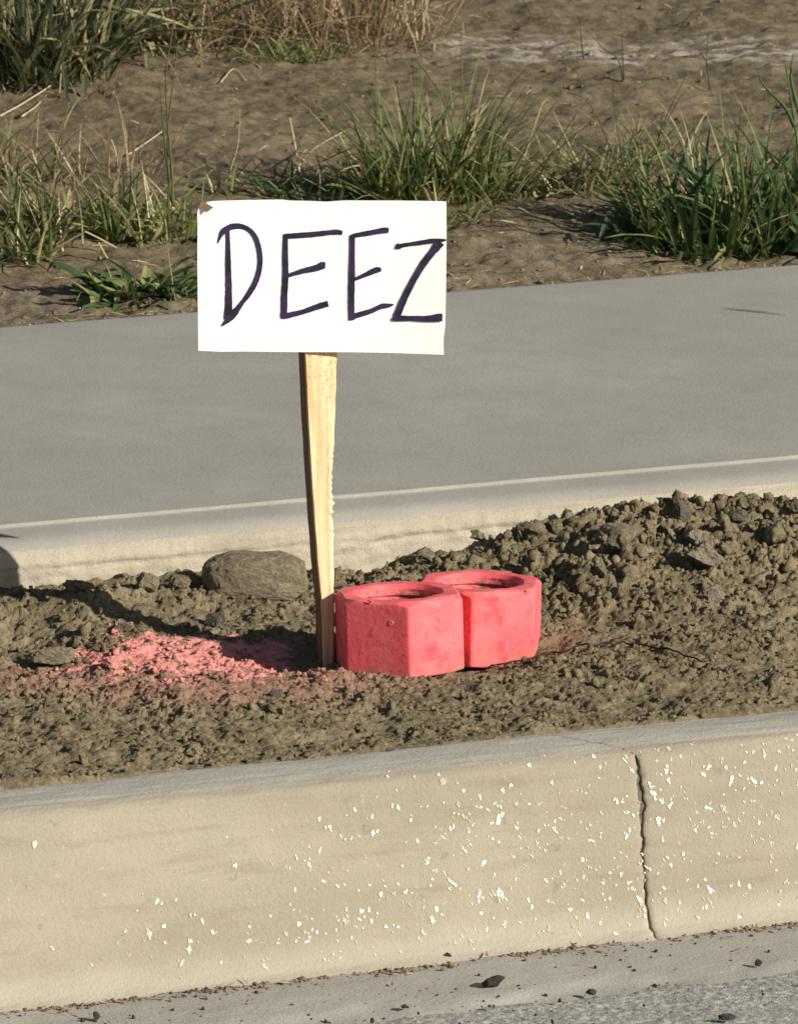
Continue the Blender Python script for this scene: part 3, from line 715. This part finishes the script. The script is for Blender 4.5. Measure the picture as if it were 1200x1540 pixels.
LET = {
 'D': [[(178, 172, 16), (180, 260, 20), (181, 340, 24), (183, 450, 28), (182, 520, 32), (178, 570, 34)],
       [(136, 242, 4), (146, 214, 14), (162, 190, 26), (200, 170, 27), (250, 174, 20), (290, 206, 21), (312, 262, 22), (318, 330, 22), (304, 395, 24), (275, 452, 22), (238, 502, 19), (205, 545, 30), (180, 572, 24), (152, 598, 5)]],
 'E': [[(427, 204, 20), (426, 300, 24), (427, 380, 26), (422, 470, 27), (420, 562, 28)], [(418, 212, 16), (440, 212, 22), (540, 205, 23), (640, 194, 22), (671, 198, 18)],
       [(436, 382, 16), (500, 362, 22), (560, 348, 28), (584, 338, 32), (598, 338, 24)], [(408, 558, 14), (430, 554, 24), (500, 537, 22), (570, 513, 26), (610, 502, 26)]],
 'F': [[(714, 206, 22), (713, 300, 23), (712, 380, 27), (710, 480, 26), (711, 574, 24)], [(706, 212, 14), (730, 207, 20), (800, 195, 22), (850, 186, 25), (870, 188, 20)],
       [(722, 398, 14), (770, 378, 20), (815, 358, 26), (838, 356, 16)], [(702, 566, 14), (722, 556, 24), (790, 536, 22), (840, 514, 22), (870, 511, 17), (892, 506, 4)]],
 'Z': [[(902, 252, 26), (915, 256, 24), (935, 250, 17), (1000, 240, 18), (1060, 231, 20), (1116, 227, 8)], [(1092, 236, 40), (1062, 275, 30), (1020, 330, 27), (975, 405, 26), (935, 485, 28), (905, 560, 30)],
       [(884, 572, 10), (905, 566, 24), (960, 565, 22), (1030, 566, 26), (1085, 560, 34), (1100, 560, 32)]]}
lift = .0006
for key, strokes in LET.items():
    v, f = [], []
    for s in strokes:
        lift += .00006
        P = spline([(a, b, c_) for a, b, c_ in s], 7); b0 = len(v)
        for i, q in enumerate(P):
            t = (P[min(i + 1, len(P) - 1)] - P[max(i - 1, 0)]); t.z = 0; t.normalize(); nx, ny = -t.y, t.x
            wob = 1 + .10 * mnoise.noise((q.x * .06, q.y * .06, 3)) ; hw = q.z * .5
            for sgn in (-1, 0, 1):
                e = hw * sgn * (wob + .10 * mnoise.noise((q.x * .15 + sgn * 9, q.y * .15, 8)))
                v.append(tuple(on_card(q.x + nx * e, q.y + ny * e, lift)))
        for i in range(len(P) - 1):
            for k in range(2): a = b0 + i * 3 + k; f.append((a, a + 3, a + 4, a + 1))
    o = mesh('letter', v, f, M['ink'], board)
tag(sg, 'white hand-lettered DEEZ card nailed to a rough wooden stake', 'sign')
# brown scrap on the card's corner
sc = [(62, 64, 0), (78, 62, .001), (92, 70, .0025), (116, 82, .005), (98, 97, .004), (84, 106, .003), (70, 90, .001), (58, 82, 0)]
v = [tuple(on_card(a, b, .001 + c_) + P_STAKE) for a, b, c_ in sc]; v += [tuple(Vector(q) + cn * .0004) for q in v]; k = len(sc)
tag(mesh('paper_scrap', v, [list(range(k))[::-1], list(range(k, 2 * k))] + [(i, (i + 1) % k, (i + 1) % k + k, i + k) for i in range(k)], M['scrap']), 'small brown scrap caught on the upper left corner of the sign', 'scrap')

# ------------------------------------------------------------------ verge soil
def verge_z(X, Y):
    near = smooth(6, 3, np.abs(X - .9)) * smooth(9, 5, Y)
    base = .0555 + .010 * smooth(1.40, 1.68, Y) + .03 * smooth(1.6, 3.2, Y)
    z = base + near * (fbm(X * 3, Y * 3, 81, 3) * .010 + bumps(X, Y, .05, 82, .25) * .005 + bumps(X, Y, .02, 83, .4) * .0035 + fbm(X * 22, Y * 22, 84, 4) * .0045 + np.abs(perlin(X * 40, Y * 40, 86)) * .004)
    e = Y + .014 * fbm(X * 9, X * 0, 85, 3)
    return z - .035 * smooth(1.382, 1.356, e)
tag(sheet('verge_soil', axis(-.15, 2.1, .0058, -250, 250, 1.15), axis(1.338, 3.75, .0072, 1.338, 500, 1.12), verge_z, M['verge'], False), kind='structure')
def vz(x, y): return float(verge_z(np.array([x]), np.array([y]))[0])
def vat(px, py):
    p = at(px, py, .08)
    for _ in range(4): p = at(px, py, vz(p.x, p.y))
    return Vector((p.x, p.y, vz(p.x, p.y)))
rng = np.random.default_rng(33); it = []
for _ in range(2600):
    y = 1.385 + 2.2 * rng.random() ** 1.5; x = rng.uniform(-.1, 2.0); s = .0010 + .0040 * rng.random() ** 3.5; it.append((x, y, 0, s))
zz = verge_z(np.array([q[0] for q in it]), np.array([q[1] for q in it])); it = [(a, b, z + s * .2, s) for (a, b, _, s), z in zip(it, zz)]
tag(scatter('verge_crumbs', it, M['verge'], protos_s), 'small soil crumbs strewn over the verge behind the sidewalk', 'soil crumbs', kind='stuff')

# ------------------------------------------------------------------ plants
def blade_mesh(blades, rnd, fold=.3, seg=6):
    """blades: (base, dir2d angle, length, width, rise(0 flat..1 upright), droop, shape)"""
    V, F, C = [], [], []
    for (b, ang, L, wd, el, droop, shape) in blades:
        d = Vector((math.cos(ang), math.sin(ang), 0)); s = Vector((-d.y, d.x, 0)); p = Vector(b); e = el; n0 = len(V); c_ = (rnd.random(), rnd.random(), 0, 1)
        tw = rnd.uniform(-.9, .9); wav = rnd.uniform(-.35, .35); kink = rnd.randint(2, 5) if rnd.random() < .35 else -1; kv = rnd.uniform(.5, 1.5)
        for i in range(seg + 1):
            t = i / seg
            prof = (1 - t) ** .7 * (1 if t > .1 else .8) if shape == 0 else max(.04, math.sin(math.pi * min(1, (t * .93 + .05) ** .8)))
            hw = wd * .5 * prof + .0001; tdir = d * math.cos(e) + Vector((0, 0, 1)) * math.sin(e); up = s.cross(tdir)
            ss = (s * math.cos(tw * t) + up * math.sin(tw * t))
            V += [p - ss * hw, p - up * hw * fold * (-1 if up.z < 0 else 1), p + ss * hw]; C += [c_] * 3
            p = p + tdir * (L / seg) + s * (wav * L / seg * t); e -= droop / seg * (.4 + 1.2 * t) + (kv if i == kink else 0)
        for i in range(seg):
            a = n0 + i * 3; F += [(a, a + 3, a + 4, a + 1), (a + 1, a + 4, a + 5, a + 2)]
    return V, F, C
def plant(name, px, py, specs, mat, label, cat, seed, part='blades', group=None, dry=None):
    """specs: list of (n, spread px->m, Lmin, Lmax, width, el lo, el hi, droop lo, hi, shape)"""
    r = random.Random(seed); base = vat(px, py); bl = []
    for (n_, sp, l0, l1, wd, e0, e1, d0, d1, sh) in specs:
        for _ in range(int(n_ * 1.1)):
            rr = sp * math.sqrt(r.random()); a = r.uniform(0, 6.2832); x, y = rr * math.cos(a), rr * math.sin(a) * .8
            ang = a + r.gauss(0, 1.3); el = r.uniform(e0, e1)
            bl.append(((x * 1.15, y * 1.15, vz(base.x + x, base.y + y) - base.z - .003), ang, r.uniform(l0, l1) * GROW, wd * r.uniform(.6, 1.25), el, r.uniform(d0, d1), sh))
    root = empty(name, base)
    V, F, C = blade_mesh(bl, r)
    o = tag(mesh('leaves' if name == 'leafy_weed' else part, [tuple(q) for q in V], F, M[mat], root), kind='stuff')
    ca = o.data.color_attributes.new('blade', 'FLOAT_COLOR', 'POINT'); ca.data.foreach_set('color', np.array(C, np.float32).ravel())
    if dry:
        n_, sp, l0, l1 = dry; bl = []
        for _ in range(n_):
            rr = sp * math.sqrt(r.random()); a = r.uniform(0, 6.2832); x, y = rr * math.cos(a), rr * math.sin(a)
            bl.append(((x, y, vz(base.x + x, base.y + y) - base.z), r.uniform(0, 6.28), r.uniform(l0, l1), .0022 * r.uniform(.6, 1.4), r.uniform(.05, 1.4), r.uniform(0, 1.2), 0))
        V, F, C = blade_mesh(bl, r); o = tag(mesh('dry_blades', [tuple(q) for q in V], F, M['straw' if seed % 2 else 'brownstraw'], root), kind='stuff')
        ca = o.data.color_attributes.new('blade', 'FLOAT_COLOR', 'POINT'); ca.data.foreach_set('color', np.array(C, np.float32).ravel())
    tag(root, label, cat, group); return root
def stalks(root, lines, mat, part, seed=1, rad=.0011):
    """lines in px: list of point lists, all standing at the root's distance"""
    for k, ln in enumerate(lines):
        pts = []; p0 = root.location
        for (a, b) in ln: pts.append(at_plane(a, b, p0, FWD2) - p0)
        pts = [tuple(q) for q in spline(pts, 5)]; m = len(pts)
        o = tube(part, pts, [rad * (1 - .75 * i / (m - 1)) for i in range(m)], M[mat], 5, root)
        ca = o.data.color_attributes.new('blade', 'FLOAT_COLOR', 'POINT'); rr = random.Random(seed * 31 + k); c_ = [rr.random(), rr.random() * .8, 0, 1]
        ca.data.foreach_set('color', np.array(c_ * len(o.data.vertices), np.float32))

GROW = 1.2
GR, WD = 'grass tufts on the verge', 'leafy weeds on the verge'
# centre tuft behind the sign
t = plant('grass_tuft', 640, 305, [(150, .06, .07, .17, .0048, .6, 1.5, .1, 1.4, 0), (50, .07, .05, .11, .010, .5, 1.4, .2, 1.2, 1), (30, .05, .12, .20, .004, .4, 1.2, .3, 1.3, 0)], 'grass', 'big green grass tuft behind the top edge of the sign', 'grass tuft', 1, group=GR, dry=(30, 0.08, 0.05, 0.15))
stalks(t, [[(690, 320), (697, 220), (695, 120), (692, 40), (682, 30)], [(560, 300), (566, 180), (564, 60), (566, -20)], [(410, 285), (470, 250), (530, 222), (580, 212), (600, 228)], [(600, 310), (560, 240), (520, 160)], [(705, 300), (698, 180), (700, 70)]], 'olive', 'seed_stalk', 3)
t = plant('grass_tuft', 735, 300, [(60, .045, .07, .16, .005, .3, 1.2, .0, .9, 0), (20, .04, .05, .10, .010, .3, 1.1, .2, 1., 1)], 'grass', 'loose grass tuft leaning right, just right of the sign', 'grass tuft', 2, group=GR, dry=(16, 0.05, 0.05, 0.12))
stalks(t, [[(740, 300), (775, 240), (822, 165)], [(745, 250), (754, 200), (755, 140)], [(730, 320), (790, 280), (835, 236)]], 'olive', 'seed_stalk', 4)
plant('grass_tuft', 500, 300, [(70, .07, .03, .075, .004, .3, 1.2, .3, 1.6, 0), (30, .07, .03, .06, .008, .2, .9, .2, 1.2, 1)], 'weed', 'dark low grass patch left behind the sign top', 'grass tuft', 3, group=GR, dry=(22, 0.09, 0.04, 0.1))
plant('grass_tuft', 690, 335, [(44, .035, .03, .07, .0035, .1, .9, .0, 1., 0)], 'grass', 'short grass spray touching the right edge of the sign', 'grass tuft', 4, group=GR, dry=(14, 0.05, 0.03, 0.07))
# mid right
t = plant('grass_tuft', 905, 285, [(60, .06, .04, .11, .0045, .5, 1.4, .2, 1.4, 0), (24, .06, .03, .08, .009, .4, 1.2, .2, 1.2, 1)], 'olive', 'thin olive grass tuft between the sign and the large right-hand weed', 'grass tuft', 5, group=GR, dry=(26, 0.07, 0.05, 0.13))
stalks(t, [[(925, 240), (905, 190), (882, 150), (850, 135), (848, 112)], [(938, 250), (928, 190), (922, 140), (924, 110)], [(970, 270), (1000, 180), (1035, 105)], [(880, 260), (860, 200), (872, 150)], [(925, 270), (955, 220), (1000, 215)]], 'stem', 'stem', 5)
plant('grass_tuft', 985, 250, [(40, .05, .04, .09, .004, .5, 1.4, .2, 1.4, 0)], 'olive', 'sparse olive grass behind the left end of the large right-hand weed', 'grass tuft', 6, group=GR, dry=(18, 0.06, 0.05, 0.12))
t = plant('leafy_weed', 1090, 355, [(110, .11, .05, .13, .010, .3, 1.4, .2, 1.4, 1), (120, .10, .07, .17, .005, .6, 1.45, .1, 1.2, 0), (170, .11, .02, .05, .013, .0, 1.3, .2, 1.4, 1)], 'weed', 'large dense dark green weed near the right picture edge', 'weed', 7, group=WD, dry=(22, 0.11, 0.06, 0.16))
plant('leafy_weed', 1030, 350, [(90, .06, .02, .06, .011, .0, 1.2, .3, 1.5, 1)], 'weed', 'low leafy weed at the left foot of the large right-hand weed', 'weed', 8, group=WD, dry=(12, 0.06, 0.04, 0.09))
t = plant('leafy_weed', 1195, 350, [(90, .07, .05, .13, .010, .3, 1.4, .3, 1.4, 1), (50, .06, .08, .17, .006, .8, 1.5, .1, 1., 0)], 'weed', 'dark leafy weed cut off by the right picture edge', 'weed', 9, group=WD, dry=(14, 0.08, 0.08, 0.18))
stalks(t, [[(1200, 330), (1202, 240), (1190, 150), (1180, 90)], [(1195, 190), (1180, 160), (1150, 130), (1140, 112)], [(1205, 180), (1190, 120), (1192, 80)]], 'weed', 'stem', 7, .003)
# left
plant('leafy_weed', 215, 440, [(60, .05, .03, .07, .011, .0, 1.0, .2, 1.5, 1), (50, .06, .02, .05, .009, .0, 1.1, .2, 1.5, 1)], 'weed', 'dark flat-leaved weed at the sidewalk edge left of the sign', 'weed', 10, group=WD, dry=(10, 0.06, 0.04, 0.08))
t = plant('grass_tuft', 225, 350, [(80, .06, .04, .10, .0055, .4, 1.4, .2, 1.4, 0), (30, .05, .03, .07, .010, .3, 1.2, .2, 1.2, 1)], 'grass', 'yellow-green grass tuft behind the dark flat-leaved weed', 'grass tuft', 11, group=GR, dry=(26, 0.07, 0.05, 0.14))
stalks(t, [[(260, 310), (258, 250), (252, 180), (250, 110), (262, 30)], [(262, 310), (252, 240), (256, 160), (268, 60)], [(258, 300), (248, 220), (240, 120)]], 'olive', 'seed_stalk', 9, .002)
plant('grass_tuft', 110, 330, [(70, .07, .05, .12, .005, .3, 1.3, .2, 1.4, 0), (16, .06, .04, .08, .010, .3, 1.1, .2, 1.2, 1)], 'olive', 'loose olive grass left of the yellow-green tuft', 'grass tuft', 12, group=GR, dry=(28, 0.08, 0.05, 0.14))
plant('grass_tuft', 40, 385, [(64, .05, .05, .12, .006, .2, 1.2, .2, 1.3, 0)], 'grass', 'yellowish grass at the left picture edge near the sidewalk', 'grass tuft', 13, group=GR, dry=(24, 0.07, 0.05, 0.13))
plant('grass_tuft', 20, 270, [(60, .06, .04, .11, .005, .3, 1.3, .2, 1.4, 0)], 'olive', 'sparse grass at the left picture edge, second from the sidewalk', 'grass tuft', 14, group=GR, dry=(24, 0.08, 0.05, 0.13))
t = plant('grass_tuft', 335, 290, [(10, .012, .03, .06, .006, .9, 1.5, .1, .6, 0)], 'grass', 'small green sprout above the upper left corner of the sign', 'grass tuft', 15, group=GR)
stalks(t, [[(338, 275), (348, 250), (358, 215), (361, 165)]], 'straw', 'seed_stalk', 11)
plant('grass_tuft', 165, 262, [(40, .07, .04, .10, .0025, .9, 1.5, .0, .7, 0)], 'brownstraw', 'thin brown dead grass between the olive tuft and the bare soil', 'grass tuft', 16, group=GR)
# top left
plant('leafy_weed', 45, 112, [(170, .09, .08, .20, .011, .4, 1.45, .2, 1.3, 1), (140, .10, .10, .26, .005, .7, 1.5, .1, .9, 0)], 'greyweed', 'tall grey-green weed in the top left corner', 'weed', 17, group=WD, dry=(40, 0.12, 0.1, 0.26))
plant('leafy_weed', 165, 70, [(110, .08, .07, .17, .010, .4, 1.4, .2, 1.3, 1), (90, .09, .08, .22, .005, .7, 1.5, .1, .9, 0)], 'greyweed', 'grey-green weed along the top, right of the corner weed', 'weed', 18, group=WD, dry=(40, 0.11, 0.1, 0.26))
t = plant('grass_tuft', 320, 66, [(170, .10, .08, .22, .0028, .15, 1.5, .0, 1.6, 0)], 'brownstraw', 'tall brown dead grass at the top, left of the low green mat', 'grass tuft', 19, group=GR, dry=(80, 0.12, 0.06, 0.2))
t = plant('grass_tuft', 530, 60, [(190, .11, .08, .22, .0028, .2, 1.5, .0, 1.5, 0)], 'brownstraw', 'tall brown dead grass at the top, right of the low green mat', 'grass tuft', 20, group=GR, dry=(80, 0.13, 0.06, 0.2))
plant('grass_tuft', 440, 84, [(190, .06, .015, .04, .004, .2, 1.2, .2, 1.2, 0)], 'grass', 'low green grass mat under the dead grass at the top', 'grass tuft', 21, group=GR)
plant('grass_tuft', 430, 40, [(150, .12, .08, .2, .0028, .15, 1.5, .0, 1.5, 0)], 'brownstraw', 'tall brown dead grass behind the low green mat', 'grass tuft', 22, group=GR, dry=(60, 0.13, 0.06, 0.2))
# chopped straw and leaf bits lying on the soil
r = random.Random(5); bl = []
for _ in range(2400):
    y = 1.39 + (r.random() ** 2.6) * 2.1; x = r.uniform(-.1, 2.); bl.append((x, y, r.uniform(0, 6.28), r.uniform(.004, .026), r.uniform(.0006, .0022)))
bz = verge_z(np.array([q[0] for q in bl]), np.array([q[1] for q in bl]))
V, F, C = blade_mesh([((x, y, z + .0012), a, L, wd, r.uniform(-.05, .25), .1, r.choice((0, 1))) for (x, y, a, L, wd), z in zip(bl, bz)], r, seg=3)
o = mesh('plant_litter', [tuple(q) for q in V], F, M['straw'])
ca = o.data.color_attributes.new('blade', 'FLOAT_COLOR', 'POINT'); ca.data.foreach_set('color', np.array(C, np.float32).ravel())
tag(o, 'bits of dry straw and leaf littering the verge soil', 'litter', kind='stuff')
# fallen straw
def straw(px, lift, label, rad=.0013, mat='straw'):
    pts = []
    for i, (a, b) in enumerate(px):
        p = vat(a, b); pts.append((p.x, p.y, p.z + lift[min(i, len(lift) - 1)]))
    P = [tuple(q) for q in spline(pts, 5)]; o = tube('dry_stalk', P, [rad * (1 - .5 * i / len(P)) for i in range(len(P))], M[mat], 6)
    ca = o.data.color_attributes.new('blade', 'FLOAT_COLOR', 'POINT'); ca.data.foreach_set('color', np.array([.8, .7, 0, 1] * len(o.data.vertices), np.float32))
    tag(o, label, 'stalk', 'dry straw stalks on the verge')
straw([(0, 178), (40, 158), (90, 120), (112, 62)], [.004, .006], 'long pale stalk slanting up at the left picture edge')
straw([(33, 182), (60, 150), (96, 112)], [.003], 'short pale stalk beside the long slanting one')
straw([(98, 104), (140, 92), (200, 62), (290, 28)], [.004], 'long pale stalk lying toward the brown dead grass')
straw([(192, 236), (220, 218), (246, 200)], [.004], 'pale stalk leaning on the tall green stem left of the sign')
straw([(462, 30), (480, 44), (494, 48)], [.006], 'short bent white stalk in the dead grass')
straw([(486, 76), (502, 86), (516, 95)], [.004], 'small pale stalk below the right end of the green mat')
straw([(360, 96), (378, 95), (392, 99)], [.003], 'tiny white stalk left of the green mat')
straw([(574, 54), (604, 36), (652, 22)], [.02, .03], 'pale stalk lying right of the dead grass at the top')
straw([(300, 24), (345, 20), (375, 40), (404, 62)], [.03, .02, .006], 'bent pale stalk above the green mat')
straw([(332, 126), (352, 120), (370, 123)], [.003], 'thin stalk on bare soil above the sign', .0009)
straw([(430, 286), (470, 262), (520, 242)], [.01, .03, .04], 'pale curved stalk in the dark patch above the sign', .0011)
# thin dead stems standing on the right
for k, (px, py, lines, lab) in enumerate([(938, 136, [[(938, 136), (930, 90), (905, 70), (880, 40)], [(938, 120), (936, 80), (935, 46)]], 'thin forked dead stem before the chalky strip'),
                                       (878, 90, [[(878, 90), (874, 60), (872, 30)]], 'single dark dead stem left of the forked one'),
                                       (1068, 140, [[(1068, 135), (1062, 90), (1066, 50)], [(1066, 100), (1050, 70), (1044, 62)]], 'thin dead stem beside the forked one toward the right')]):
    root = tag(empty('dead_stem', vat(px, py)), lab, 'stem', 'dead stems on the verge'); stalks(root, lines, 'stem', 'stem', 20 + k, .0012)

# ------------------------------------------------------------------ litter in the gutter
def gz(x, y): return float(gutter_z(np.array([x]), np.array([y]))[0])
rng = np.random.default_rng(77); dirt, dark = [], []
for _ in range(2600):
    x = rng.uniform(-.75, .55); off = abs(rng.normal(0, .009)) * (.5 + rng.random()); y = -.455 - off
    if fbm(np.array([x * 7]), np.array([0.]), 91, 3)[0] + .45 < rng.random() * .9: continue
    s = .0005 + .0022 * rng.random() ** 2.5; dirt.append((x, y, gz(x, y) + s * .3, s))
for _ in range(330):
    x = rng.uniform(-.75, .55); y = rng.uniform(-.70, -.468); s = .0008 + .0022 * rng.random() ** 3; z = gz(x, y) if y > -.59 else -.164; dark.append((x, y, z + s * .3, s))
tag(scatter('gutter_dirt', dirt, M['strip'], protos_s), 'line of dirt and leaf bits along the foot of the kerb', 'debris', kind='stuff')
r = random.Random(8); bl = []
for _ in range(420):
    x = r.uniform(-.75, .55); y = -.456 - abs(r.gauss(0, .011)) if r.random() < .85 else r.uniform(-.56, -.46)
    if float(fbm(np.array([x * 7]), np.array([0.]), 91, 3)[0]) + .35 < r.random() * .8: continue
    bl.append(((x, y, gz(x, y) + r.uniform(.0006, .003)), r.uniform(0, 6.28), r.uniform(.004, .013), r.uniform(.0012, .0042), r.uniform(-.2, .5), r.uniform(-.4, .8), r.choice((0, 1))))
V, F, C = blade_mesh(bl, r, seg=3); o = mesh('leaf_litter', [tuple(q) for q in V], F, M['brownstraw'])
ca = o.data.color_attributes.new('blade', 'FLOAT_COLOR', 'POINT'); ca.data.foreach_set('color', np.array(C, np.float32).ravel())
tag(o, 'dry leaf and straw flakes lying along the foot of the kerb', 'litter', kind='stuff')
tag(scatter('black_grit', dark, M['grit'], protos_s), 'black grit scattered in the gutter and on the asphalt', 'grit', kind='stuff')
def pebble(px, py, size, flat, seed, label, mat='grit', rz=0, name='stone', tilt=(0, 0)):
    p = at(px, py, -.165); me = rock_mesh(name, seed, 3, flat, 7, .2); o = link(name, me, M[mat]); o.scale = (size,) * 3
    o.location = (p.x, p.y, -.165 + size * flat[2] * .7); o.rotation_euler = (tilt[0], tilt[1], rz - YAW); tag(o, label, 'stone', 'dark stones in the gutter')
pebble(740, 1486, .0115, (1.15, .7, .55), 41, 'largest dark stone lying in the gutter', tilt=(0, -.25))
pebble(672, 1443, .0055, (1, .9, .8), 42, 'small round black stone at the kerb foot below the nuts')
pebble(145, 1536, .005, (1, .9, 1.), 43, 'black pointed stone at the bottom left')
pebble(1140, 1452, .0042, (1, .8, .9), 44, 'small black stone in the gutter near the right edge')
pebble(1093, 1534, .006, (1.3, .8, .6), 45, 'black stone on the asphalt in the bottom right corner')
pebble(610, 1517, .0042, (1.1, .8, .5), 46, 'flat black stone at the bottom centre')
pebble(890, 1496, .0045, (1.2, .8, .6), 47, 'black stone at the asphalt edge right of the largest one')
# soil thrown on the kerb top
p = at(600, 1133, 0); o = link('dirt_clod', rock_mesh('dirt_clod', 61, 3, (1.5, .8, .6), 7, .2), M['darkstone']); o.scale = (.0042,) * 3; o.location = (p.x, -.303, -.003); tag(o, 'tiny dark clod at the soil edge of the kerb top', 'clod')
# hairline cracks in the slab
def hair(px, label_w, mat='joint'):
    P = spline([(a, b) for a, b in px], 8); v, f = [], []
    for i, q in enumerate(P):
        p = at(q[0], q[1], ZS); wob = .003 * mnoise.noise((i * .45, px[0][0], 0)); ww = label_w * (.4 + .6 * math.sin(math.pi * i / (len(P) - 1)))
        v += [(p.x + wob, p.y + wob - ww, ZS + .0005 + .0010 * float(fbm(np.array([p.x * 1.5]), np.array([p.y * 2]), 31, 2)[0])), (p.x + wob, p.y + wob + ww, ZS + .0005 + .0010 * float(fbm(np.array([p.x * 1.5]), np.array([p.y * 2]), 31, 2)[0]))]
    for i in range(len(P) - 1): f.append((2 * i, 2 * i + 2, 2 * i + 3, 2 * i + 1))
    mesh('hairline_crack', v, f, M[mat], walk)
hair([(1088, 463), (1120, 466), (1150, 469), (1182, 473)], .0028)
